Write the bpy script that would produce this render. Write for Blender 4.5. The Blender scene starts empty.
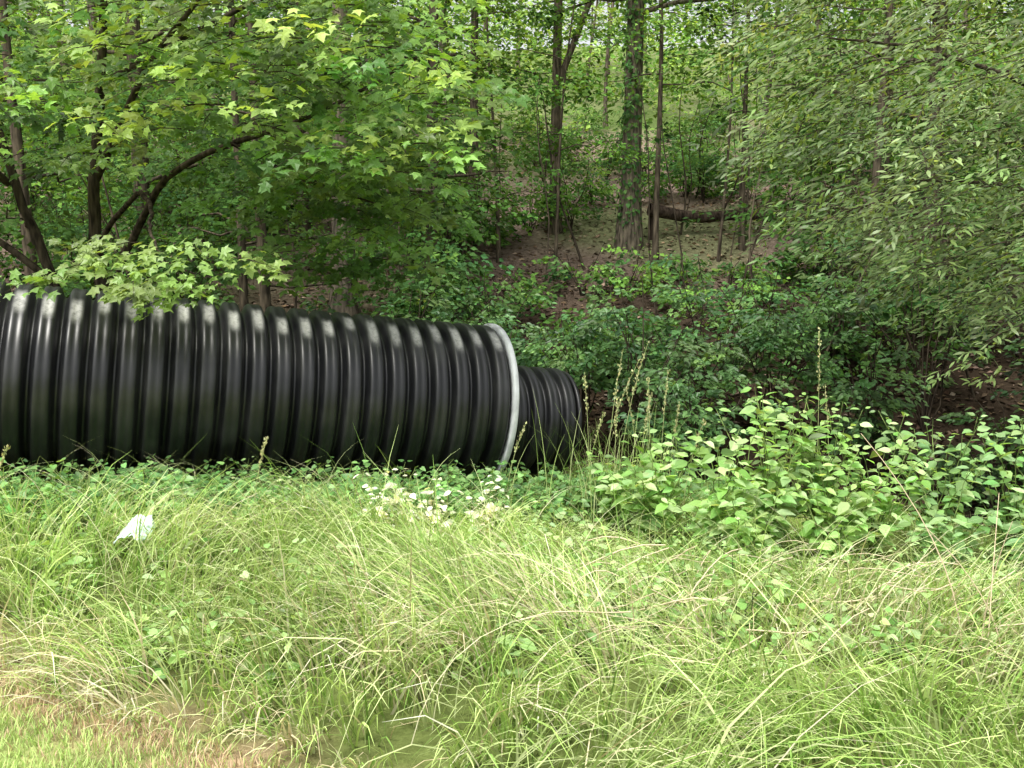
import bpy, math, numpy as np
from mathutils import Vector
rng=np.random.default_rng(7)
scene=bpy.context.scene
scene.view_settings.view_transform='Standard'
try: scene.view_settings.look='None'
except Exception: pass
scene.view_settings.exposure=0
U=rng.uniform
# ---------------------------------------------------------------- helpers
def sm(a,b,t):
    t=np.clip((np.asarray(t,float)-a)/(b-a),0,1); return t*t*(3-2*t)
def wob(x,y,f=1.0,s=0.0):
    return (np.sin(x*1.3*f+y*.7*f+s)+np.sin(-x*.9*f+y*1.7*f+1.3+s*2)+np.sin(x*2.3*f+y*2.1*f+.4+s)*.6+np.sin(x*3.7*f-y*3.1*f+2+s)*.4)/3.0
def H(x,y):
    x=np.asarray(x,float); y=np.asarray(y,float)
    near=(-0.13-0.09*np.clip(x,-7,5))*sm(3.0,6.0,y)
    ye=np.where(x<0,8.5+.33*np.clip(x,-7,0),8.5-.28*np.clip(x,0,5))
    d=sm(0,1.7,y-ye)
    hill=np.interp(y,[-50,9.8,10.8,20,45,72,110,300],[0,0,.25,4.0,11.8,21.5,26,30])
    z=near*(1-d)+(-.95)*d+hill
    z=z+.03*wob(x,y,1.2)+ .22*wob(x,y,.33,2)*sm(10,16,y)+.05*wob(x,y,2.0,4)*sm(10,13,y)+1.2*wob(x,y,.07,1)*sm(35,70,y)
    return z
def nrm(a):
    return a/np.maximum(np.linalg.norm(a,axis=-1,keepdims=True),1e-9)
class Buf:
    def __init__(s): s.v=[];s.t=[];s.m=[];s.c=[];s.n=0
    def add(s,v,t,c,mat=0):
        v=np.asarray(v,float).reshape(-1,3); t=np.asarray(t,int).reshape(-1,3)
        c=np.asarray(c,float)
        if c.ndim==1: c=np.tile(c,(len(v),1))
        s.v.append(v); s.t.append(t+s.n); s.c.append(c); s.m.append(np.full(len(t),mat)); s.n+=len(v)
    def build(s,name,mats,smooth=(0,)):
        v=np.concatenate(s.v);t=np.concatenate(s.t);c=np.concatenate(s.c);m=np.concatenate(s.m)
        me=bpy.data.meshes.new(name)
        me.vertices.add(len(v)); me.vertices.foreach_set("co",v.ravel().astype(np.float32))
        me.loops.add(len(t)*3); me.loops.foreach_set("vertex_index",t.ravel().astype(np.int32))
        me.polygons.add(len(t)); me.polygons.foreach_set("loop_start",(np.arange(len(t))*3).astype(np.int32))
        for q in mats: me.materials.append(q)
        me.polygons.foreach_set("material_index",m.astype(np.int32))
        me.polygons.foreach_set("use_smooth",np.isin(m,list(smooth)))
        me.update(calc_edges=True)
        a=me.attributes.new("Col","FLOAT_COLOR","POINT")
        rgba=np.ones((len(v),4),np.float32); rgba[:,:3]=c
        a.data.foreach_set("color",rgba.ravel())
        me.validate()
        o=bpy.data.objects.new(name,me); scene.collection.objects.link(o); return o
def tube(buf,path,rad,col,sides=6,mat=0):
    path=np.asarray(path,float); n=len(path); rad=np.broadcast_to(rad,(n,))
    T=nrm(np.gradient(path,axis=0))
    ref=np.array([0.31,0.95,0.05]) if abs(T[0][2])>.6 else np.array([0,0,1.])
    A=nrm(np.cross(T,ref)); B=np.cross(T,A)
    th=np.arange(sides)*2*math.pi/sides
    v=path[:,None]+rad[:,None,None]*(A[:,None]*np.cos(th)[None,:,None]+B[:,None]*np.sin(th)[None,:,None])
    i=np.arange(n-1)[:,None]*sides; j=np.arange(sides)[None]; k=(j+1)%sides
    a=i+j;b=i+k;c=i+sides+k;d=i+sides+j
    t=np.concatenate([np.stack([a,b,c],-1).reshape(-1,3),np.stack([a,c,d],-1).reshape(-1,3)])
    buf.add(v.reshape(-1,3),t,col,mat)
# leaf templates ---------------------------------------------------------
def fan(out,ctr):
    v=[ctr]+out; n=len(out)
    return np.array(v,float),np.array([[0,1+i,1+(i+1)%n] for i in range(n)])
MAPLE=fan([(0,.02,0),(.34,.0,-.04),(.27,.22,.02),(.54,.50,-.06),(.25,.52,.03),(0,.98,-.1),(-.25,.52,.03),(-.54,.50,-.06),(-.27,.22,.02),(-.34,0,-.04)],(0,.36,.0))
OVATE=(np.array([(0,0,0),(.24,.22,.06),(.27,.5,.07),(.12,.8,.02),(0,1,-.06),(-.12,.8,.02),(-.27,.5,.07),(-.24,.22,.06),(0,.5,0)],float),
       np.array([[0,1,8],[1,2,8],[2,3,8],[3,4,8],[4,5,8],[5,6,8],[6,7,8],[7,0,8]]))
OVAL6=(np.array([(0,0,0),(.26,.3,.07),(.22,.65,.05),(0,1,-.06),(-.22,.65,.05),(-.26,.3,.07)],float),np.array([[0,1,3],[1,2,3],[0,3,5],[3,4,5]]))
HEART=(np.array([(0,.08,0),(.25,-.06,.02),(.42,.2,.05),(.3,.6,.02),(0,1,-.06),(-.3,.6,.02),(-.42,.2,.05),(-.25,-.06,.02),(0,.4,-.02)],float),OVATE[1])
NARROW=(np.array([(0,0,0),(.13,.35,.03),(.10,.7,.02),(0,1,-.06),(-.10,.7,.02),(-.13,.35,.03)],float),np.array([[0,1,5],[1,2,4],[1,4,5],[2,3,4]]))
RHOMB=(np.array([(0,0,0),(.34,.42,.08),(0,1,-.04),(-.34,.42,.08)],float),np.array([[0,1,2],[0,2,3]]))
def leaves(buf,P,D,N,size,tm,col,mat=1):
    D=nrm(D); S=nrm(np.cross(D,N)); N=np.cross(S,D)
    tv,tt=tm; k=len(tv); n=len(P)
    v=P[:,None]+size[:,None,None]*(tv[None,:,0:1]*S[:,None]+tv[None,:,1:2]*D[:,None]+tv[None,:,2:3]*N[:,None])
    t=(np.arange(n)*k)[:,None,None]+tt[None]
    buf.add(v.reshape(-1,3),t.reshape(-1,3),np.repeat(col,k,axis=0),mat)
def pick(pal,n,var=.18):
    pal=np.array(pal,float); c=pal[rng.integers(0,len(pal),n)]
    return np.clip(c*(1+rng.normal(0,var,(n,1)))*(1+rng.normal(0,.05,(n,3))),.004,.95)
BARK=(.085,.07,.056); BARKD=(.05,.041,.033)
def sprays(buf,C,AZ,L,W,n,size,tm,pal,droop=.25,face=(0,-.45),thick=.07,var=.15,twig=None,tilt=0.0):
    C=np.asarray(C,float).reshape(-1,3); S=len(C)
    AZ=np.broadcast_to(AZ,(S,));L=np.broadcast_to(L,(S,));W=np.broadcast_to(W,(S,)); size=np.broadcast_to(size,(S,))
    t=rng.random((S,n))**.75
    s=U(-1,1,(S,n))*(np.sin(np.clip(t*.88+.12,0,1)*math.pi)**.6)*W[:,None]*.5
    d=np.stack([np.cos(AZ),np.sin(AZ),0*AZ],-1); q=np.stack([-np.sin(AZ),np.cos(AZ),0*AZ],-1)
    P=C[:,None]+d[:,None]*(t*L[:,None])[...,None]+q[:,None]*s[...,None]
    P[...,2]+=tilt*t*L[:,None]-droop*t*t*L[:,None]-.18*np.abs(s)+rng.normal(0,1,(S,n))*thick*L[:,None]
    D=d[:,None]*.8+q[:,None]*(np.sign(s)*.7)[...,None]+rng.normal(0,.35,(S,n,3)); D[...,2]-=.35
    N=np.zeros((S,n,3)); N[...,2]=1; N[...,0]+=face[0]; N[...,1]+=face[1]; N+=rng.normal(0,.38,(S,n,3))
    base=pick(pal,S,var)
    col=base[:,None]*(1+rng.normal(0,.16,(S,n,1)))
    col=np.clip(col,.004,.9)
    sz=(size[:,None]*U(.6,1.15,(S,n))).ravel()
    leaves(buf,P.reshape(-1,3),D.reshape(-1,3),N.reshape(-1,3),sz,tm,col.reshape(-1,3))
    if twig:
        for i in range(S):
            tt=np.linspace(0,1,4)
            p=C[i]+d[i]*(tt*L[i])[:,None]; p[:,2]+=tilt*tt*L[i]-droop*tt*tt*L[i]
            tube(buf,p,np.linspace(twig,twig*.3,4),BARKD,3)
# ---------------------------------------------------------------- materials
def newmat(name):
    m=bpy.data.materials.new(name); m.use_nodes=True; nt=m.node_tree; nt.nodes.clear()
    return m,nt,nt.nodes,nt.links
def leafmat(name,trans=.35,gloss=None,tint=(1.25,1.15,.5)):
    m,nt,N,L=newmat(name)
    o=N.new('ShaderNodeOutputMaterial'); a=N.new('ShaderNodeAttribute'); a.attribute_name='Col'
    if gloss:
        p=N.new('ShaderNodeBsdfPrincipled'); p.inputs['Roughness'].default_value=gloss; p.inputs['Specular IOR Level'].default_value=.4
        L.new(a.outputs['Color'],p.inputs['Base Color'])
    else:
        p=N.new('ShaderNodeBsdfDiffuse'); L.new(a.outputs['Color'],p.inputs['Color'])
    t=N.new('ShaderNodeBsdfTranslucent'); mx=N.new('ShaderNodeMixShader'); mx.inputs[0].default_value=trans
    mul=N.new('ShaderNodeMix'); mul.data_type='RGBA'; mul.blend_type='MULTIPLY'; mul.inputs[0].default_value=1
    L.new(a.outputs['Color'],mul.inputs[6]); mul.inputs[7].default_value=(*tint,1)
    L.new(mul.outputs[2],t.inputs['Color'])
    L.new(p.outputs[0],mx.inputs[1]); L.new(t.outputs[0],mx.inputs[2]); L.new(mx.outputs[0],o.inputs[0])
    return m
M_LEAF=leafmat('leaf',.42,.42,(1.5,1.3,.5))
M_LEAFFAR=leafmat('leaf_far',.35,None,(1.5,1.3,.5))
M_GRASS=leafmat('grass_blades',.25,None,(1.1,1.1,.75))
M_DRY=leafmat('dry_leaves',.08,None,(1,1,1))
def barkmat():
    m,nt,N,L=newmat('bark'); o=N.new('ShaderNodeOutputMaterial'); p=N.new('ShaderNodeBsdfDiffuse')
    a=N.new('ShaderNodeAttribute'); a.attribute_name='Col'
    tc=N.new('ShaderNodeTexCoord'); mp=N.new('ShaderNodeMapping'); mp.inputs['Scale'].default_value=(14,14,2.5)
    n=N.new('ShaderNodeTexNoise'); n.inputs['Scale'].default_value=1.6; n.inputs['Detail'].default_value=4
    r=N.new('ShaderNodeValToRGB'); r.color_ramp.elements[0].position=.35;r.color_ramp.elements[0].color=(.4,.4,.4,1)
    r.color_ramp.elements[1].position=.7;r.color_ramp.elements[1].color=(1.9,1.85,1.7,1)
    mul=N.new('ShaderNodeMix'); mul.data_type='RGBA'; mul.blend_type='MULTIPLY'; mul.inputs[0].default_value=1
    L.new(tc.outputs['Object'],mp.inputs[0]);L.new(mp.outputs[0],n.inputs[0]);L.new(n.outputs[0],r.inputs[0])
    L.new(a.outputs['Color'],mul.inputs[6]);L.new(r.outputs[0],mul.inputs[7]);L.new(mul.outputs[2],p.inputs['Color'])
    L.new(p.outputs[0],o.inputs[0]); return m
M_BARK=barkmat()
def groundmat():
    m,nt,N,L=newmat('ground_soil'); o=N.new('ShaderNodeOutputMaterial'); p=N.new('ShaderNodeBsdfDiffuse')
    a=N.new('ShaderNodeAttribute'); a.attribute_name='Col'
    tc=N.new('ShaderNodeTexCoord')
    n=N.new('ShaderNodeTexNoise'); n.inputs['Scale'].default_value=11; n.inputs['Detail'].default_value=8; n.inputs['Roughness'].default_value=.8
    r=N.new('ShaderNodeValToRGB'); r.color_ramp.elements[0].position=.3;r.color_ramp.elements[0].color=(.4,.38,.35,1)
    r.color_ramp.elements[1].position=.7;r.color_ramp.elements[1].color=(1.5,1.5,1.5,1)
    mul=N.new('ShaderNodeMix'); mul.data_type='RGBA'; mul.blend_type='MULTIPLY'; mul.inputs[0].default_value=1
    b=N.new('ShaderNodeBump'); b.inputs['Strength'].default_value=.7; b.inputs['Distance'].default_value=.05
    L.new(tc.outputs['Object'],n.inputs['Vector'])
    L.new(n.outputs[0],r.inputs[0]);L.new(a.outputs['Color'],mul.inputs[6]);L.new(r.outputs[0],mul.inputs[7])
    L.new(mul.outputs[2],p.inputs['Color'])
    L.new(n.outputs[0],b.inputs['Height']);L.new(b.outputs[0],p.inputs['Normal'])
    L.new(p.outputs[0],o.inputs[0]); return m
M_GROUND=groundmat()
def pipemat():
    m,nt,N,L=newmat('black_plastic'); o=N.new('ShaderNodeOutputMaterial'); p=N.new('ShaderNodeBsdfPrincipled')
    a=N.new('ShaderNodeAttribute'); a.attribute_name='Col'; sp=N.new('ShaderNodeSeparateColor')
    tc=N.new('ShaderNodeTexCoord'); n=N.new('ShaderNodeTexNoise'); n.inputs['Scale'].default_value=26; n.inputs['Detail'].default_value=8; n.inputs['Roughness'].default_value=.75
    n3=N.new('ShaderNodeTexNoise'); n3.inputs['Scale'].default_value=3; n3.inputs['Detail'].default_value=5
    L.new(tc.outputs['Object'],n.inputs['Vector']); L.new(tc.outputs['Object'],n3.inputs['Vector'])
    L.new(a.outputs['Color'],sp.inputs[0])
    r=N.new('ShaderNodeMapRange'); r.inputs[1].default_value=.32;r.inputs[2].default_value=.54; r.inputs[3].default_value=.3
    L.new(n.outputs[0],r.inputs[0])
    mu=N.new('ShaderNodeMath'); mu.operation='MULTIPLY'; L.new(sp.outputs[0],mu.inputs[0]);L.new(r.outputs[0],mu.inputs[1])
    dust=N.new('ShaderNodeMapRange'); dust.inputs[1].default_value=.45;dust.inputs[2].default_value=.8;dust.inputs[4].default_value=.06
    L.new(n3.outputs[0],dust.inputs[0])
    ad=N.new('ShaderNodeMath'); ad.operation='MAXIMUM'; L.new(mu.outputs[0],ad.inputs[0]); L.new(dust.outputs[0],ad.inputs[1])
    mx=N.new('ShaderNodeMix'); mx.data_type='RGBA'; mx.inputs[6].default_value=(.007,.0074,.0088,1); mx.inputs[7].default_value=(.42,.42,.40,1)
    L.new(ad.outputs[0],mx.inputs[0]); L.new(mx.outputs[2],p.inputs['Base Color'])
    rr=N.new('ShaderNodeMapRange'); rr.inputs[3].default_value=.36;rr.inputs[4].default_value=.85; L.new(ad.outputs[0],rr.inputs[0]); L.new(rr.outputs[0],p.inputs['Roughness'])
    b=N.new('ShaderNodeBump'); b.inputs['Strength'].default_value=.12; b.inputs['Distance'].default_value=.02; L.new(n3.outputs[0],b.inputs['Height']); L.new(b.outputs[0],p.inputs['Normal'])
    L.new(p.outputs[0],o.inputs[0]); return m
M_PIPE=pipemat()
def plain(name,col,rough=.5,scale=20,amt=.3):
    m,nt,N,L=newmat(name); o=N.new('ShaderNodeOutputMaterial'); p=N.new('ShaderNodeBsdfPrincipled')
    tc=N.new('ShaderNodeTexCoord'); n=N.new('ShaderNodeTexNoise'); n.inputs['Scale'].default_value=scale; n.inputs['Detail'].default_value=6
    r=N.new('ShaderNodeValToRGB'); c=np.array(col); r.color_ramp.elements[0].position=.3; r.color_ramp.elements[0].color=(*(c*(1-amt)),1)
    r.color_ramp.elements[1].position=.6; r.color_ramp.elements[1].color=(*c,1)
    L.new(tc.outputs['Object'],n.inputs['Vector']);L.new(n.outputs[0],r.inputs[0]);L.new(r.outputs[0],p.inputs['Base Color'])
    p.inputs['Roughness'].default_value=rough; L.new(p.outputs[0],o.inputs[0]); return m
M_RING=plain('white_gasket',(.62,.64,.66),.5,9,.35)
M_BAG=plain('white_plastic_film',(.60,.74,.72),.4,10,.1)
# ---------------------------------------------------------------- world, sun, camera
w=bpy.data.worlds.new("World"); scene.world=w; w.use_nodes=True; nt=w.node_tree
sky=nt.nodes.new('ShaderNodeTexSky'); sky.sky_type='NISHITA'; sky.sun_disc=False
EL,AZs=math.radians(62),math.radians(215)   # sun behind the viewer, to the left
sky.sun_elevation=EL; sky.sun_rotation=AZs; sky.dust_density=5; sky.air_density=1
hs=nt.nodes.new('ShaderNodeHueSaturation'); hs.inputs['Saturation'].default_value=.15; hs.inputs['Value'].default_value=1.9
bg=nt.nodes['Background']; bg.inputs['Strength'].default_value=.15
nt.links.new(sky.outputs[0],hs.inputs['Color']); nt.links.new(hs.outputs[0],bg.inputs['Color'])
sd=bpy.data.lights.new('sun','SUN'); sd.energy=4.4; sd.angle=math.radians(20); sd.color=(1,.96,.86)
so=bpy.data.objects.new('sun',sd); scene.collection.objects.link(so)
dirv=Vector((math.sin(AZs)*math.cos(EL),math.cos(AZs)*math.cos(EL),math.sin(EL)))
so.rotation_euler=dirv.to_track_quat('Z','Y').to_euler(); so.location=(-6,-8,15)
cd=bpy.data.cameras.new('camera'); cam=bpy.data.objects.new('camera',cd); scene.collection.objects.link(cam)
cd.sensor_width=36; cd.lens=32; cd.clip_end=1500; cd.clip_start=.05
cam.location=(0,0,1.55); cam.rotation_euler=(math.radians(90-5.9),0,0); scene.camera=cam
# ---------------------------------------------------------------- ground
def axis_warp(lo,hi,c,n,k=4.2):
    u=np.linspace(-1,1,n); s=np.sinh(u*k)/math.sinh(k); return np.where(s<0,c+s*(c-lo),c+s*(hi-c))
gx=axis_warp(-500,500,0,340); gy=axis_warp(-400,700,8,420)
X,Y=np.meshgrid(gx,gy); Z=H(X,Y)
def edgeY(x): return 3.42-.62*(x+1.97)
b=Buf()
i,j=np.meshgrid(np.arange(len(gy)-1),np.arange(len(gx)-1),indexing='ij'); n=len(gx)
a_=i*n+j; tt=np.concatenate([np.stack([a_,a_+1,a_+n+1],-1).reshape(-1,3),np.stack([a_,a_+n+1,a_+n],-1).reshape(-1,3)])
ye=np.where(X<0,8.5+.33*np.clip(X,-7,0),8.5-.28*np.clip(X,0,5))
f=sm(-.2,.7,Y-ye+.25*wob(X,Y,2))[...,None]; lawn=sm(0,.25,edgeY(X)-.1-Y)[...,None]; far=sm(14,20,Y)[...,None]
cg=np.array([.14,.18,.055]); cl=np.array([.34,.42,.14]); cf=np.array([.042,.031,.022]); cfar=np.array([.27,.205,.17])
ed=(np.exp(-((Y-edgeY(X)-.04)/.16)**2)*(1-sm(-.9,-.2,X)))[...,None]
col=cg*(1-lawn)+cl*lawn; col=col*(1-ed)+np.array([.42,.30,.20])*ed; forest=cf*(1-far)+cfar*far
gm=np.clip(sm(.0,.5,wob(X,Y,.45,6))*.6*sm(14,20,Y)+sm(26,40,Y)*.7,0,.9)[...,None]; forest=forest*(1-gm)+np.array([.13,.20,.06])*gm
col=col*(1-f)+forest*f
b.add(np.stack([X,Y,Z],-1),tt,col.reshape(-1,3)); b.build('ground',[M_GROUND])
# ---------------------------------------------------------------- pipes
A0=np.array([-3.58,6.45,.92]); P1=np.array([-.25,7.86,.56]); ax=nrm(P1-A0)
E2=nrm(np.cross(ax,[0,0,1.])); E1=np.cross(E2,ax)
if E1[2]<0: E1=-E1
if E2[1]>0: E2=-E2
def revolve(name,P,prof,mat,seg=112,crestgrey=None):
    prof=np.array(prof); m=len(prof); th=np.arange(seg)*2*math.pi/seg
    wobr=1+.004*np.sin(th*3+1)
    v=P+prof[:,0][:,None,None]*ax+(prof[:,1][:,None]*wobr)[...,None]*(np.cos(th)[None,:,None]*E1+np.sin(th)[None,:,None]*E2)
    ii,jj=np.meshgrid(np.arange(m),np.arange(seg),indexing='ij'); k=(jj+1)%seg; i2=(ii+1)%m
    a=ii*seg+jj;b_=ii*seg+k;c=i2*seg+k;d=i2*seg+jj
    t=np.concatenate([np.stack([a,b_,c],-1).reshape(-1,3),np.stack([a,c,d],-1).reshape(-1,3)])
    col=np.zeros((m,seg,3))
    if crestgrey is not None: col[...,0]=crestgrey(prof,th)
    bb=Buf(); bb.add(v.reshape(-1,3),t,col.reshape(-1,3)); return bb.build(name,[mat])
def ribprof(s0,s1,R,dep,pitch,inner,per=14):
    n=int(round((s1-s0)/pitch)); out=[]
    for q in range(n*per+1):
        u=(q/per)%1.0; v=float(sm(.25,.46,abs(u-.5))); cr=.012*math.exp(-((u-.5)/.09)**2)
        out.append((s0+q*pitch/per,R-dep*v-cr*0.7-.014*((u-.5)*2)**2))
    return out+[(s0+n*pitch+.0,inner),(s0,inner)]
PITCH=.1735
nr=34
ph=rng.normal(0,.06,nr+2); am=U(.7,1.0,nr+2); wd=U(.75,1.25,nr+2)
S0=-nr*PITCH
def crestgreyF(prof,th):  # paler grey patch on each rib crest, at one angle round the pipe
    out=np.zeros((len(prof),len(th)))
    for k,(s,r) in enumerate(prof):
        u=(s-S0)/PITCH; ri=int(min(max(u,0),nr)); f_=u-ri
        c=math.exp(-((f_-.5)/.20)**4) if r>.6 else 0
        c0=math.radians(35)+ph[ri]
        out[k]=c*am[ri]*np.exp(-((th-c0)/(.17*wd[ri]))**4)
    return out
pe=bpy.data.objects.new('corrugated_pipe',None); scene.collection.objects.link(pe)
o1=revolve('barrel',P1,ribprof(S0,0,.685,.066,PITCH,.60),M_PIPE,160,crestgreyF)
o2=revolve('end_ring',P1,[(-.012,.60),(-.012,.695),(-.004,.703),(.026,.703),(.034,.698),(.036,.69),(.036,.60)],M_RING,112)
for o in(o1,o2): o.parent=pe
P2=P1-E1*.12
pe2=bpy.data.objects.new('corrugated_pipe.001',None); scene.collection.objects.link(pe2)
pr=ribprof(-.81,.71,.48,.04,.152,.41,14); o3=revolve('narrow_barrel',P2,pr,M_PIPE,112)
e=pr[-3][0]; o4=revolve('end_rim',P2,[(e+.002,.411),(e+.002,.455),(e+.03,.46),(e+.035,.45),(e+.035,.411)],M_PIPE,96)
o3.parent=pe2;o4.parent=pe2
def pipe_dist(x,y):
    d=ax[:2]/np.linalg.norm(ax[:2]); rx=x-P1[0]; ry=y-P1[1]
    s=rx*d[0]+ry*d[1]; q=-rx*d[1]+ry*d[0]; return s,q   # q<0 : viewer's side
# ---------------------------------------------------------------- trees
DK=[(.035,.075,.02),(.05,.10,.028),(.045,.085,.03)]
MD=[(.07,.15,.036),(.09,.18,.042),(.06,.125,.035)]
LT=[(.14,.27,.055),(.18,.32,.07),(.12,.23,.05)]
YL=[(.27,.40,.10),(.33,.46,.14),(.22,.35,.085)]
def tree(name,x,y,h,r,crown0=.25,cr=2.5,nl=14,spl=6,lpn=26,ls=.11,tm=RHOMB,pal=MD,lean=(0,0),buf=None,droop=.25,wobble=.12,sL=1.1,sides=8,fork=None,bark=BARK):
    own=buf is None
    if own: buf=Buf()
    z0=float(H(x,y))-.15; K=12; t=np.linspace(0,1,K)
    ph_=U(0,6,2)
    px=x+lean[0]*t*h+wobble*np.sin(t*5+ph_[0])*t; py=y+lean[1]*t*h+wobble*np.sin(t*4+ph_[1])*t; pz=z0+t*h
    path=np.stack([px,py,pz],-1); rad=r*(1-.75*t)+r*.5*np.exp(-t*h/.35)
    tube(buf,path,rad,bark,sides)
    if fork:
        ft,fx,fy=fork; p0=np.array([np.interp(ft,t,path[:,q]) for q in range(3)]); u=np.linspace(0,1,6)[:,None]
        p=p0+u*np.array([fx,fy,h*(1-ft)*.9]); p[:,0]+=.25*fx*np.sin(u[:,0]*3.1)
        tube(buf,p,np.linspace(r*.62,r*.2,6),bark,6)
    for i_ in range(nl):
        tt_=crown0+(1-crown0)*((i_+U(.1,.9))/nl); p0=np.array([np.interp(tt_,t,path[:,q]) for q in range(3)])
        az=i_*2.4+U(-.5,.5); rel=(tt_-crown0)/(1-crown0+1e-6)
        ln=cr*(1-.5*rel)*U(.6,1.1); rise=U(.1,.5)*ln; u=np.linspace(0,1,5)
        p=p0+np.stack([np.cos(az)*u*ln,np.sin(az)*u*ln,rise*(u-.35*u*u*1.4)],-1); p[1:4]+=rng.normal(0,.04*ln,(3,3))
        tube(buf,p,np.linspace(max(r*.32*(1-.5*tt_),.012),.006,5),bark,4)
        vis=p0[2]<1.55+.36*y+.8
        k=spl if vis else max(spl//2,2); uu=U(.25,1.0,k); C=np.stack([np.interp(uu,u,p[:,q]) for q in range(3)],-1)
        C+=rng.normal(0,.12*ln,(k,3))
        n_=lpn if vis else max(int(lpn*.35),6); s_=ls if vis else ls*2.3
        sprays(buf,C,az+U(-1.1,1.1,k),U(.6,1.2,k)*sL,U(.5,1.0,k)*sL,n_,s_,tm if vis else RHOMB,pal,droop=droop,var=.22)
    if own: return buf.build(name,[M_BARK,M_LEAFFAR])
BL=(.13,.112,.092)
tree('ivy_covered_tree',2.30,18.2,15,.21,.27,3.0,16,7,34,.13,RHOMB,MD+LT,lean=(.028,0),wobble=.15,sides=10,bark=BL)
tree('forked_tree',.90,19.3,14,.12,.30,2.8,14,7,32,.13,RHOMB,MD+LT,fork=(.22,2.2,.3),wobble=.15,bark=BARK)
tree('oak_tree',-2.75,15,14,.20,.15,3.0,18,7,34,.12,RHOMB,MD+DK,wobble=.1,sides=10,bark=BL)
tree('oak_tree',-1.35,15.5,13,.12,.15,2.2,17,7,34,.12,RHOMB,MD,lean=(.01,0))
tree('young_tree',-3.20,12,9,.085,.2,1.6,14,6,34,.11,RHOMB,MD+DK,lean=(-.015,0))
tree('young_tree',-3.70,12.6,9,.07,.2,1.6,14,6,34,.11,RHOMB,MD)
tree('young_tree',-6.5,12.5,9,.10,.15,2.4,16,7,34,.12,RHOMB,MD+LT,lean=(-.03,0))
tree('young_tree',2.62,16.8,8,.06,.4,1.4,11,6,26,.11,RHOMB,LT+MD)
tree('young_tree',4.5,18,10,.055,.3,1.8,14,6,30,.12,RHOMB,LT+MD,lean=(-.01,0))
tree('young_tree',3.9,17.4,7,.03,.38,1.4,10,5,26,.11,RHOMB,LT,lean=(.05,0))
tree('young_tree',.75,16.5,6,.035,.35,1.3,10,5,28,.11,RHOMB,LT+MD,lean=(.06,0))
tree('young_tree',-.25,17.5,7,.04,.15,1.5,14,6,28,.12,RHOMB,LT+MD,lean=(-.03,0))
tree('oak_tree',6.8,15,13,.16,.10,3.4,24,8,38,.12,RHOMB,MD+DK)
tree('oak_tree',9.6,13,13,.18,.10,3.6,22,7,36,.12,RHOMB,MD+DK)
tree('oak_tree',5.3,13.6,10,.07,.26,2.4,18,7,38,.11,RHOMB,MD,lean=(.02,0))
tree('oak_tree',-9.5,13,13,.18,.12,3.6,20,7,34,.12,RHOMB,MD+LT)
tree('oak_tree',-6.8,17,14,.17,.10,3.4,22,8,34,.13,RHOMB,MD+LT)
tree('oak_tree',-4.3,19,14,.13,.10,3.2,20,8,34,.13,RHOMB,LT)
tree('oak_tree',-.9,22,14,.12,.22,2.8,16,7,34,.14,RHOMB,LT)
tree('oak_tree',8.4,21,14,.16,.10,3.2,20,8,34,.14,RHOMB,LT+MD)
tree('oak_tree',12,18,14,.18,.1,3.8,20,7,34,.12,RHOMB,MD)
bf=Buf()  # distant leaves: palettes paler with depth, haze and light put into the colour
for yy in np.arange(26,70,5.5):
    half=yy*.62+4
    for xx in np.arange(-half,half,5.0):
        x_=xx+U(-2,2); y_=yy+U(-2,2); gap=abs(x_/y_-.13)<.18
        if gap and U()<.45: continue
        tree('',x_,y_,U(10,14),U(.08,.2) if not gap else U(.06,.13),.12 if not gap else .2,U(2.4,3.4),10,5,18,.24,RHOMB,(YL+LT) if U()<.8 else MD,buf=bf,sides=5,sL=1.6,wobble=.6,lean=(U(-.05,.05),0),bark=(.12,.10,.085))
def foliage(n,y0,y1,pal,clear,pg):
    y=U(y0,y1,n); q=U(-.70,.70,n); x=q*y; g=H(x,y); top=1.55+.36*y+.3
    lo=g+.3+0*y
    cl=(q>-.06)&(q<.32)
    lo=np.where(cl,np.maximum(lo,1.55+y*(clear+.05*wob(q*14,y*.2,1.0))),lo)
    z=lo+(top-lo)*U(0,1,n); ok=(top>lo+.3)&(~cl|(U(0,1,n)<pg)); x,y,z,g=x[ok],y[ok],z[ok],g[ok]; m=len(x)
    kp=(wob(x*1.1,z*1.6+y*.5,1.1,3)+U(-.5,.9,m))>-.05; x,y,z=x[kp],y[kp],z[kp]; m=len(x)
    sprays(bf,np.stack([x,y,z],-1),U(-3.6,.5,m),(.5+.035*y)*U(.7,1.2,m),(.4+.03*y)*U(.7,1.1,m),24,.065+.0048*y,RHOMB,pal,droop=.25,var=.28,thick=.12)
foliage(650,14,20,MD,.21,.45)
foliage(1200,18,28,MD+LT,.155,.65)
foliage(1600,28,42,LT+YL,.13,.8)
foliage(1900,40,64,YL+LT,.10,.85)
bf.build('distant_trees',[M_BARK,M_LEAFFAR])
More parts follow.
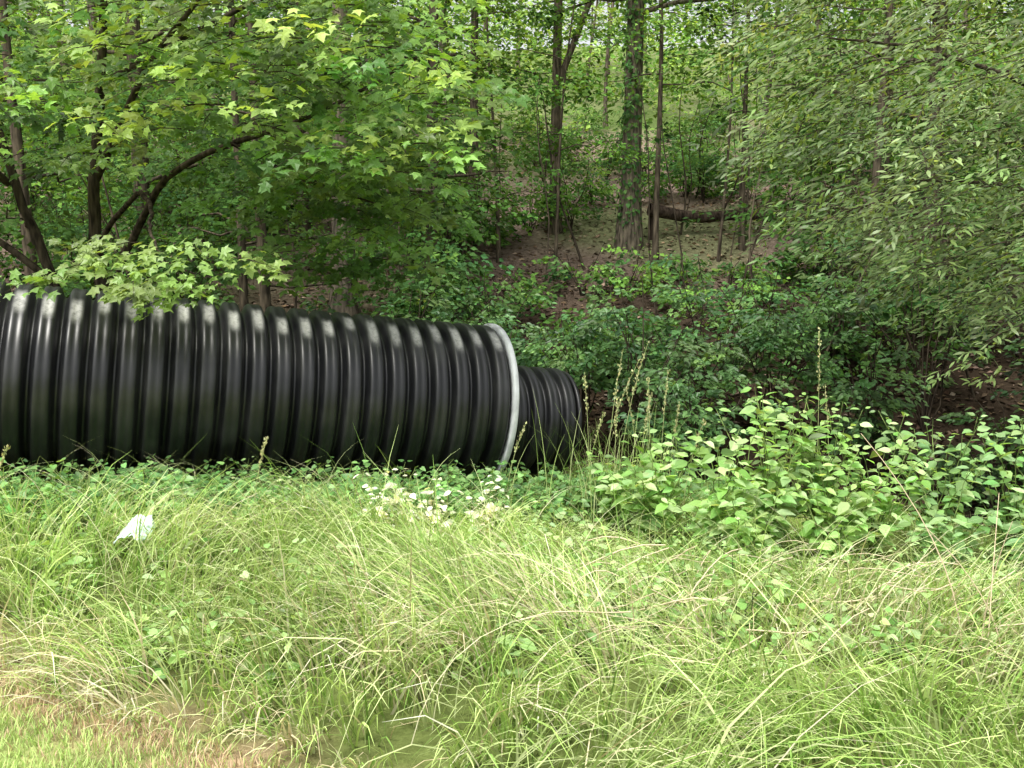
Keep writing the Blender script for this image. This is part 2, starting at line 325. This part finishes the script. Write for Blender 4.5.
# ---------------------------------------------------------------- maple (left, overhanging)
def multi(name,stems,spec,mat=M_LEAF):
    b=Buf()
    for p,r0,r1 in stems:
        p=np.array(p,float); u=np.linspace(0,len(p)-1,len(p)*4); q=np.stack([np.interp(u,range(len(p)),p[:,c]) for c in range(3)],-1)
        for _ in range(3): q[1:-1]=(q[:-2]+2*q[1:-1]+q[2:])/4
        q[1:-1]+=rng.normal(0,.008,(len(q)-2,3))
        tube(b,q,np.linspace(r0,r1,len(q)),BARKD,7)
    for s in spec: s(b)
    return b.build(name,[M_BARK,mat])
MAP=[(.14,.27,.055),(.18,.32,.07),(.22,.36,.09),(.10,.21,.045)]
def canopyL(b):
    n=620
    x=U(-6.4,-.40,n); y=U(6.4,9.8,n)
    low=np.interp(x/y,[-.7,-.55,-.42,-.30,-.22,-.12,-.05],[2.8,2.8,2.75,2.75,2.5,2.4,2.9])
    z=low+(U(0,1,n)**1.1)*2.3
    keep=(x/y<-.055)&~((x/y<-.27)&(wob(x*1.5,z*2,1.2,1)<-.15))
    x,y,z=x[keep],y[keep],z[keep]; n=len(x)
    sprays(b,np.stack([x,y,z],-1),U(-2.9,.0,n),U(.45,.8,n),U(.4,.75,n),26,.11,MAPLE,MAP+MAP+YL,droop=.35,twig=.006,var=.30,face=(0,-.7))
def canopyLow(b):
    pts=[(-2.9,6.5,1.93),(-2.6,6.4,1.88),(-2.3,6.45,1.86),(-2.75,6.2,1.74),(-2.35,6.25,1.74),(-2.0,6.5,1.78),(-2.1,6.35,1.68),(-3.0,6.1,1.66),(-2.5,6.05,1.63),(-2.6,6.3,1.8),(-2.2,6.2,1.62),(-2.0,6.2,1.56)]
    C=np.array(pts); sprays(b,C,U(-2.7,-.2,len(C)),U(.4,.6,len(C)),U(.4,.55,len(C)),38,.085,MAPLE,[(.24,.37,.10),(.20,.33,.08),(.28,.41,.13)],droop=.25,twig=.005,face=(0,-.8))
    n=70; x=U(-2.6,-.65,n); y=U(8.0,9.6,n); z=U(1.75,2.8,n)
    sprays(b,np.stack([x,y,z],-1),U(-2.6,-.3,n),U(.4,.7,n),U(.35,.6,n),26,.105,MAPLE,MAP,droop=.35,twig=.005,face=(0,-.7))
stems=[([(-4.2,9.2,-.3),(-4.1,9.2,1.4),(-4.15,9.1,2.3),(-3.9,8.9,3.6),(-3.6,8.6,5.4)],.085,.03),
([(-4.3,9.2,-.3),(-4.55,9.3,1.4),(-5.0,9.3,2.6),(-5.4,9.2,4.5)],.07,.03),
([(-4.15,9.2,1.2),(-3.75,9.0,2.0),(-3.2,8.6,2.65),(-2.5,8.3,2.85),(-1.6,8.1,3.1),(-.8,7.9,3.5)],.045,.012),
([(-4.1,9.1,2.0),(-3.3,8.2,2.45),(-2.8,7.2,2.2),(-2.6,6.6,1.95),(-2.4,6.3,1.8)],.028,.006),
([(-4.1,9.1,2.6),(-3.2,8.3,3.6),(-2.2,7.6,4.2)],.04,.012),
([(-5.0,9.2,2.6),(-5.3,8.2,3.3),(-5.0,7.0,3.8)],.04,.012),
([(-4.6,9.3,1.6),(-5.6,9.2,2.4),(-6.4,9.0,3.2)],.04,.015),
([(-3.9,8.9,3.5),(-2.4,8.9,4.3),(-1.1,8.5,4.6)],.035,.01),
([(-2.5,8.3,2.85),(-1.8,8.5,2.5),(-1.1,8.6,2.3)],.018,.006)]
multi('maple_tree',stems,[canopyL,canopyLow])
# ---------------------------------------------------------------- willow oak (right)
WO=[(.15,.22,.08),(.19,.27,.10),(.12,.18,.06),(.24,.33,.14)]
def canopyR(b):
    n=640; y=U(6.6,10.5,n); q=U(.27,.78,n)
    low=np.interp(q,[.27,.36,.44,.52,.62],[3.0,2.1,1.65,1.4,1.2]); z=low+U(0,1,n)**1.1*3.2
    keep=U(0,1,n)<np.interp(q,[.27,.34,.44],[.35,.75,1]); 
    P=np.stack([q*y,y,z],-1)[keep]
    sprays(b,P,U(2.0,4.6,len(P)),U(.5,.95,len(P)),U(.35,.6,len(P)),40,.095,NARROW,WO,droop=.4,twig=.005,thick=.1,var=.25,face=(0,-.7))
    C=np.array([(3.55,7.0,1.0),(3.75,7.1,1.15),(3.9,7.0,.95)]); sprays(b,C,U(3,4.4,3),.35,.3,26,.09,NARROW,WO[1:2],droop=.4,twig=.004)
stems=[([(6.6,9.2,-.8),(6.5,9.1,2),(6.4,9.0,4),(6.2,8.8,7)],.15,.05),
([(6.5,9.1,1.4),(5.4,8.6,2.3),(4.3,8.2,2.5),(3.2,7.9,2.5)],.035,.008),
([(6.5,9.1,2.4),(5.2,8.9,3.4),(3.9,8.8,3.8),(2.9,8.8,3.9)],.035,.008),
([(6.5,9.1,.9),(5.4,8.0,1.5),(4.4,7.3,1.45),(3.7,7.1,1.15)],.03,.006),
([(6.4,9.0,3.6),(5.0,8.0,4.4),(3.6,7.4,4.5)],.03,.008)]
multi('willow_oak_tree',stems,[canopyR])
# ---------------------------------------------------------------- understory shrubs
def shrub(name,x,y,h,rad,nst,ls,tm,pal,n=26,buf=None,sl=.5,u0=.35):
    own=buf is None; b=buf or Buf(); z0=float(H(x,y))
    for i_ in range(nst):
        az=U(0,6.28); rr=rad*U(.2,1); hh=h*U(.55,1.05); u=np.linspace(0,1,6)
        p=np.stack([x+np.cos(az)*rr*u**1.5,y+np.sin(az)*rr*u**1.5,z0-.05+hh*u],-1); p[1:]+=rng.normal(0,.02*h,(5,3))
        tube(b,p,np.linspace(.014,.004,6),BARKD,4)
        k=5; uu=U(u0,1,k); C=np.stack([np.interp(uu,u,p[:,q]) for q in range(3)],-1)
        sprays(b,C,az+U(-1.4,1.4,k),U(.6,1.1,k)*sl,U(.6,1,k)*sl*.8,n,ls,tm,pal,droop=.2,twig=.004 if own else None,var=.25,face=(0,-.6))
    if own: b.build(name,[M_BARK,M_LEAF])
GR=[(.085,.185,.06),(.12,.235,.08),(.06,.14,.05),(.16,.29,.095)]
for (x,y,h,r_) in [(1.6,11.2,2.2,.9),(2.5,11.6,2.4,1.0),(.9,11.6,2.0,.7),(3.3,11.6,2.2,.9),(2.1,10.6,1.4,.7)]:
    shrub('dogwood_shrub',x,y,h,r_,14,.095,OVAL6,GR,n=26,u0=.5)
for (x,y,h,r_) in [(-1.2,11.2,2.2,.9),(-2.3,10.6,2.3,1.0),(-5.3,11,2.6,1.2),(-.3,12.6,1.8,.9),(-3.9,10.8,2.4,1.0),(5.4,11.8,2.8,1.0),(6.9,11.0,2.9,1.1),(4.6,13.0,2.7,1.0),(4.3,11.0,1.7,.8),(5.9,10.2,1.5,.8),(5.2,9.6,1.0,.7),(6.6,9.9,1.3,.8)]:
    shrub('understory_shrub',x,y,h,r_,12,.095,OVAL6,(GR+MD+DK) if x>3 else (GR+MD),n=22,u0=.35)
bu=Buf()
for i_ in range(290):
    y_=U(12.5,34); x_=U(-.66,.66)*y_; hh=U(.9,3.0); q=x_/y_; cor=-.06<q<.32
    if cor:
        if 14.2<y_<20.8 and .12<q: 
            continue
        if U()<(.25 if y_<15.5 or y_>24 else .45): continue
        hh=U(.5,1.7)
    shrub('',x_,y_,hh,U(.5,1.2)*(.8 if cor else 1),7,.12,RHOMB,GR+MD+LT if y_>17 else GR+MD,n=18,buf=bu,sl=.8)
for (x_,y_,h_) in [(2.0,15.6,1.0),(3.1,15.0,1.0),(4.4,15.4,.9),(2.7,16.4,.6),(5.4,16.4,.7),(3.6,14.4,1.2),(1.2,15.8,1.0),(3.9,16.4,.5)]:
    shrub('',x_,y_,h_,.6,6,.11,RHOMB,GR+LT,n=14,buf=bu,sl=.5)
for (x_,y_,h_) in [(3.0,21.8,1.2),(4.2,22.4,1.3),(5.6,21.9,1.2),(4.9,24.0,1.5),(3.5,24.6,1.4)]:
    shrub('',x_,y_,h_,.8,6,.13,RHOMB,GR+LT,n=16,buf=bu,sl=.7)
bu.build('forest_undergrowth',[M_BARK,M_LEAFFAR])
bs=Buf()
for i_ in range(60):
    y_=U(11,26); x_=U(-.6,.6)*y_; h=U(2,6); z0=float(H(x_,y_)); u=np.linspace(0,1,7); l=rng.normal(0,.14,2)*h
    p=np.stack([x_+l[0]*u+.08*np.sin(u*7+i_),y_+l[1]*u,z0-.05+h*u],-1); tube(bs,p,np.linspace(U(.012,.03),.006,7),BARK if U()<.5 else BARKD,5)
bs.build('sapling_stems',[M_BARK])
LG=(.05,.038,.032)
bl=Buf(); xs=np.linspace(2.75,6.1,10); ys=18.6+.1*np.sin(xs*2); zl=3.10+.05*np.sin(xs*3)-.05*(xs-2.9)
tube(bl,np.stack([xs,ys,zl],-1),np.linspace(.13,.08,10),LG,9)
tube(bl,[(4.2,18.6,zl[4]),(4.4,18.4,3.5),(4.5,18.3,3.9)],[.03,.02,.008],LG,5)
for xe,ze in ((2.85,zl[0]),(6.0,zl[-1])): tube(bl,[(xe,18.65,float(H(xe,18.65))-.2),(xe,18.65,ze)],[.10,.09],LG,7)
bl.build('fallen_log',[M_BARK])
bi=Buf(); n=700; zz=U(0,1,n)**1.1*7; th=rng.normal(3.9,1.1,n); xx=2.30+.028*zz; rr=.21+U(0,.07,n)
P=np.stack([xx+np.cos(th)*rr,18.2+np.sin(th)*rr,float(H(2.3,18.2))+zz],-1); D=np.stack([np.cos(th)*.3,np.sin(th)*.3,-np.ones(n)],-1)+rng.normal(0,.4,(n,3)); Nn=np.stack([np.cos(th),np.sin(th),.3+0*th],-1)
leaves(bi,P,D,Nn,U(.06,.11,n),HEART,pick(GR,n)); bi.build('ivy',[M_BARK,M_LEAFFAR])
bt=Buf(); n=30000; y=9+ (U(0,1,n)**1.3)*20; x=U(-.62,.66,n)*y; ye=np.where(x<0,8.5+.33*np.clip(x,-7,0),8.5-.28*np.clip(x,0,5)); ok=y>ye+.2; x=x[ok];y=y[ok];n=len(x)
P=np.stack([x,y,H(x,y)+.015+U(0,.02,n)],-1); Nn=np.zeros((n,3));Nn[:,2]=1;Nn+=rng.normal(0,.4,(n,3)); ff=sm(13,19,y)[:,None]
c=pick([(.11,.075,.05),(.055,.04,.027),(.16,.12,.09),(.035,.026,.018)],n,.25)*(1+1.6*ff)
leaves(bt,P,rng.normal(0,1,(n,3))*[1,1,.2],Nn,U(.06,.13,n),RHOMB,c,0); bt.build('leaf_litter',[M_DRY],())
# ---------------------------------------------------------------- grass
def blades(buf,x,y,L,th0,th1,az,w,col,K=6,zlift=.0):
    n=len(x); p=np.stack([x,y,H(x,y)-.01+zlift],-1); g=p[:,2].copy()
    d=np.stack([np.cos(az),np.sin(az)],-1); wa=az+math.pi/2+rng.normal(0,.7,n); wd_=np.stack([np.cos(wa),np.sin(wa),rng.normal(0,.2,n)],-1)
    V=np.zeros((n,K,2,3)); 
    for k in range(K):
        t=k/(K-1); ww=w*(1-t**1.6)*.5+.0003
        V[:,k,0]=p-wd_*ww[:,None]; V[:,k,1]=p+wd_*ww[:,None]
        th=th0+(th1-th0)*(t**1.2); st=L/(K-1)
        p=p+np.stack([np.sin(th)*d[:,0]*st,np.sin(th)*d[:,1]*st,np.cos(th)*st],-1)
        p[:,2]=np.maximum(p[:,2],g+.015+.02*t)
    base=(np.arange(n)*K*2)[:,None,None]; q=[]
    for k in range(K-1): a=2*k; q+= [[a,a+1,a+3],[a,a+3,a+2]]
    t=base+np.array(q)[None]
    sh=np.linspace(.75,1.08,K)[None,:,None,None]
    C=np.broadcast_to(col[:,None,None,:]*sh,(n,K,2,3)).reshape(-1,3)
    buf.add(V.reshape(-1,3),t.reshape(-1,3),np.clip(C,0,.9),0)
BUSH=[(1.35,5.9,1.0,.5,17),(1.75,6.1,1.38,.45,19),(2.15,6.2,1.3,.45,17),(1.0,6.2,.9,.4,13),(2.0,5.6,.95,.45,13),(2.55,6.3,1.2,.4,13),(.75,6.5,.65,.3,9),(1.5,5.5,.7,.4,10)]
SAPL=[(3.1,6.5,1.2,.55,14),(3.6,6.4,1.25,.5,14),(4.0,6.6,1.3,.5,13),(2.9,5.9,.85,.4,11),(3.4,5.7,.75,.4,10)]
def bushmask(x,y):
    m=np.zeros(len(x))
    for (bx,by,*_) in BUSH+SAPL: m=np.maximum(m,np.exp(-((x-bx)**2+(y-by)**2)/.22))
    return m
G1=np.array([(.48,.63,.21),(.56,.69,.28),(.38,.56,.15),(.64,.73,.36),(.25,.42,.10)])
STR=np.array([(.74,.66,.44),(.64,.54,.35),(.80,.74,.56)])
bg_=Buf(); NT=8000; BP=11
tx=U(-6.5,6.8,NT); ty=2.2+U(0,1,NT)**.9*6.6
s_,q_=pipe_dist(tx,ty); inpipe=(s_<.9)&(q_>-.66)
ye=np.where(tx<0,8.5,8.5-.28*np.clip(tx,0,5)); ok=(~inpipe)&(ty<ye+.35)&(ty>edgeY(tx)+.05)&(np.abs(tx)<ty*.66+.6)
ok&=~(U(0,1,NT)<bushmask(tx,ty)*.75)
tx=tx[ok];ty=ty[ok];nt_=len(tx); bm=bushmask(tx,ty)
taz=-1.9+1.9*wob(tx,ty,1.1,1)+rng.normal(0,.55,nt_)
th_=.32+.20*wob(tx,ty,1.9,3)+rng.normal(0,.06,nt_)
th_*=(1-.45*sm(4.8,6.3,ty))*(.5+.5*sm(.0,.4,ty-edgeY(tx)))*(1-.4*bm)*(1-.2*sm(1.0,2.2,tx))
th_=np.maximum(th_,.07)
straw=np.clip(.05+.26*wob(tx,ty,1.4,5)+.65*np.exp(-((tx-1.2)**2/1.2+(ty-3.9)**2/.15)),.03,.65)
straw+=.6*np.exp(-((ty-edgeY(tx)-.1)/.25)**2)*(tx<-.3)
ci=rng.integers(0,5,nt_)
x=np.repeat(tx,BP);y=np.repeat(ty,BP);N=len(x)
x=x+rng.normal(0,.03,N);y=y+rng.normal(0,.03,N)
az=np.repeat(taz,BP)+rng.normal(0,.45,N); L=np.repeat(th_,BP)*U(.6,1.7,N)*1.2
bendy=U(0,1,N); th0=U(.1,.8,N); th1=th0+.8+1.3*bendy
g=G1[np.where(U(0,1,N)<.7,np.repeat(ci,BP),rng.integers(0,5,N))]*(1+.28*np.repeat(wob(tx,ty,1.6,8),BP))[:,None]
isS=U(0,1,N)<np.repeat(straw,BP); g=np.where(isS[:,None],STR[rng.integers(0,3,N)],g)*(1+rng.normal(0,.15,(N,1)))
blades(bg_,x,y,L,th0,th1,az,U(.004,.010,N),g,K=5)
n=2400; x=U(-5.5,5.5,n); y=U(2.9,6.6,n); s_,q_=pipe_dist(x,y); ok=~((s_<.9)&(q_>-.8))&(y>edgeY(x)+.3)&(bushmask(x,y)<.3); x=x[ok];y=y[ok];n=len(x)
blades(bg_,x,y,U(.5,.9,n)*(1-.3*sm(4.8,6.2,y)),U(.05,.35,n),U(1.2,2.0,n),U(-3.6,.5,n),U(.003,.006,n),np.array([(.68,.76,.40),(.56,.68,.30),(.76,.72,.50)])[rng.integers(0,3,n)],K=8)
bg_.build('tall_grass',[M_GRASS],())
bw=Buf(); n=40000; x=U(-3.2,.2,n); y=U(2.2,4.2,n); ok=(y<edgeY(x)+.14); x=x[ok];y=y[ok];n=len(x)
c=np.where((U(0,1,n)<.10+.6*np.exp(-((y-edgeY(x))/.13)**2))[:,None],np.array([(.62,.46,.31)]),np.array([(.50,.66,.24)]))*(1+rng.normal(0,.15,(n,1)))
blades(bw,x,y,U(.03,.07,n),U(0,.5,n),U(.4,1.6,n),U(0,6.28,n),U(.003,.006,n),c,K=3); bw.build('mown_lawn_grass',[M_GRASS],())
bk=Buf()
def stalk(x,y,h,lx,ly=0,col=(.46,.50,.24),head=True,r=.0032):
    z0=float(H(x,y)); u=np.linspace(0,1,10); p=np.stack([x+lx*u**2,y+ly*u**2,z0+h*u],-1)
    tube(bk,p,np.linspace(r,.0014,10),col,4)
    if head:
        n=52; k=U(.70,1,n); P=np.stack([np.interp(k,u,p[:,q]) for q in range(3)],-1)+rng.normal(0,.005,(n,3))
        leaves(bk,P,np.stack([rng.normal(0,.4,n),rng.normal(0,.4,n),np.ones(n)],-1),rng.normal(0,1,(n,3)),U(.014,.026,n),RHOMB,pick([(.46,.46,.24)],n))
for (x,y,h,lx) in [(1.12,6.8,1.15,.05),(1.05,6.8,1.1,-.03),(1.2,6.9,.9,.08),(.70,6.7,1.3,.12),(.80,6.8,1.35,.22),(.6,6.9,1.1,-.05),(.92,6.6,1.0,.1),(2.35,6.9,1.6,-.02),(2.42,6.8,1.2,-.07),(.55,6.8,.8,.15),(-.05,6.6,.7,.15),(-1.6,5.5,.62,.1),(-3.0,5.1,.55,.14),(1.0,7.0,1.0,-.12),(1.28,6.7,.8,.15),(.75,6.6,.95,.02),(.66,6.85,1.2,.3)]:
    stalk(x,y,h,lx)
n=150; x=rng.normal(.85,.28,n); y=rng.normal(6.7,.12,n); blades(bk,x,y,U(.5,1.0,n),U(0,.12,n),U(.3,1.3,n),U(0,6.28,n),U(.004,.007,n),G1[rng.integers(0,5,n)]*.75,K=7)
for (x,y,h,lx,ly) in [(1.9,3.7,.95,-.35,.3),(2.0,3.75,.65,.05,-.1),(1.95,3.6,.72,.12,.2),(2.02,3.6,.6,-.3,.1)]:
    stalk(x,y,h,lx,ly,(.70,.58,.42),False,.0036)
for i_ in range(60):
    x=U(.2,2.4);y=U(3.3,5.0); a=U(-.9,1.1); l=U(.2,.5); z=float(H(x,y))+U(.18,.32); u=np.linspace(-.5,.5,5)
    tube(bk,np.stack([x+np.cos(a)*l*u,y+np.sin(a)*l*u,z+.15*l*u+.05*np.sin(u*3+i_)],-1),U(.0015,.0038),(.72,.62,.45),4)
bk.build('dry_grass_stalks',[M_GRASS,M_GRASS])
# ---------------------------------------------------------------- broad-leaved plants
PB=[(.28,.47,.15),(.36,.55,.21),(.20,.37,.10),(.46,.62,.30)]
def plant(b,x,y,h,spread,nst,ls,tm,pal,npair=7,col=(.16,.22,.08),az0=None):
    z0=float(H(x,y))
    for i_ in range(nst):
        az=U(0,6.28) if az0 is None else az0+U(-.5,.5); rr=spread*U(.15,1); hh=h*U(.5,1.05); u=np.linspace(0,1,8)
        p=np.stack([x+np.cos(az)*rr*u**1.4,y+np.sin(az)*rr*u**1.4,z0+hh*(u-.12*u*u)],-1); p[1:]+=rng.normal(0,.012,(7,3))
        tube(b,p,np.linspace(.005,.002,8),col,4)
        k=np.repeat(np.linspace(.2,1,npair),2); n=len(k); P=np.stack([np.interp(k,u,p[:,q]) for q in range(3)],-1)
        la=np.tile([0,math.pi],npair)+np.repeat(np.arange(npair)*1.57+U(0,3),2)+rng.normal(0,.3,n)
        D=np.stack([np.cos(la),np.sin(la),U(-.6,.35,n)],-1); Nn=np.stack([rng.normal(0,.32,n),-.45+rng.normal(0,.32,n),np.ones(n)],-1)
        P2_=P+nrm(D)*.02
        leaves(b,P2_,D,Nn,ls*U(.5,1.15,n)*(1-.35*(k>.95)),tm,pick(pal,n,.18)*U(.75,1.2))
for (x,y,h,s,ns) in BUSH:
    b=Buf(); plant(b,x,y,h,s,ns,.12,OVATE,PB,9); b.build('leafy_bush',[M_BARK,M_LEAF])
for (x,y,h,s,ns) in SAPL:
    b=Buf(); plant(b,x,y,h,s,ns,.115,OVATE,[(.20,.37,.13),(.27,.45,.18),(.34,.52,.24)],9); b.build('leafy_sapling',[M_BARK,M_LEAF])
bv=Buf()
d2=ax[:2]/np.linalg.norm(ax[:2]); nq=np.array([d2[1],-d2[0]])
for i_ in range(430):
    s=U(-4.6,1.9); q=U(.60,1.5); xy=P1[:2]+d2*s+nq*q
    plant(bv,xy[0],xy[1],U(.18,.40),.25,3,.08,HEART,[(.18,.36,.11),(.25,.45,.15),(.12,.26,.08)],4)
bv.build('ground_vine',[M_BARK,M_LEAF])
bv=Buf()
for i_ in range(330):
    y=U(3.4,6.4); x=U(-.55,.58)*y
    if y<edgeY(x)+.3 or (x<-.3 and U()<.6): continue
    plant(bv,x,y,U(.18,.40),.16,2,.07,HEART if U()<.5 else OVATE,PB,3)
for (x,y) in [(.5,4.2),(.4,4.4),(.65,4.0),(1.0,3.9),(1.3,4.3),(.45,4.7),(.8,4.6)]:
    plant(bv,x,y,.44,.2,5,.085,OVATE,PB,4)
bv.build('broadleaf_weeds',[M_BARK,M_LEAF])
bv=Buf()
for (x,y) in [(-.62,5.7),(-.48,5.65),(-.75,5.75),(-.55,5.8),(-.85,5.6),(-.12,5.95),(-.2,5.9)]:
    plant(bv,x,y,.52,.12,5,.085,OVATE,[(.78,.82,.66)],4)  # leaves only, coloured near white
bv.build('pale_leaf_weed',[M_BARK,M_LEAF])
# litter: thin crumpled plastic
n=26; u=np.linspace(-1,1,n); UU,VV=np.meshgrid(u,u); r_=.085*(1-.4*np.abs(wob(UU*2,VV*2,1.5,2)))
zx=.014*wob(UU*3,VV*3,1.4,1)+.006*wob(UU*7,VV*7,1.2,5)
a=np.stack([-2.03+UU*r_*1.05+.02*VV,4.80+VV*r_*.9+zx*.8,.29+VV*r_*.55+zx-.05*UU*UU],-1)
i,j=np.meshgrid(np.arange(n-1),np.arange(n-1),indexing='ij'); k=i*n+j
b=Buf(); b.add(a,np.concatenate([np.stack([k,k+1,k+n+1],-1).reshape(-1,3),np.stack([k,k+n+1,k+n],-1).reshape(-1,3)]),(1,1,1)); b.build('plastic_litter',[M_BAG])
print('tris',sum(len(o.data.polygons) for o in scene.objects if o.type=='MESH'))
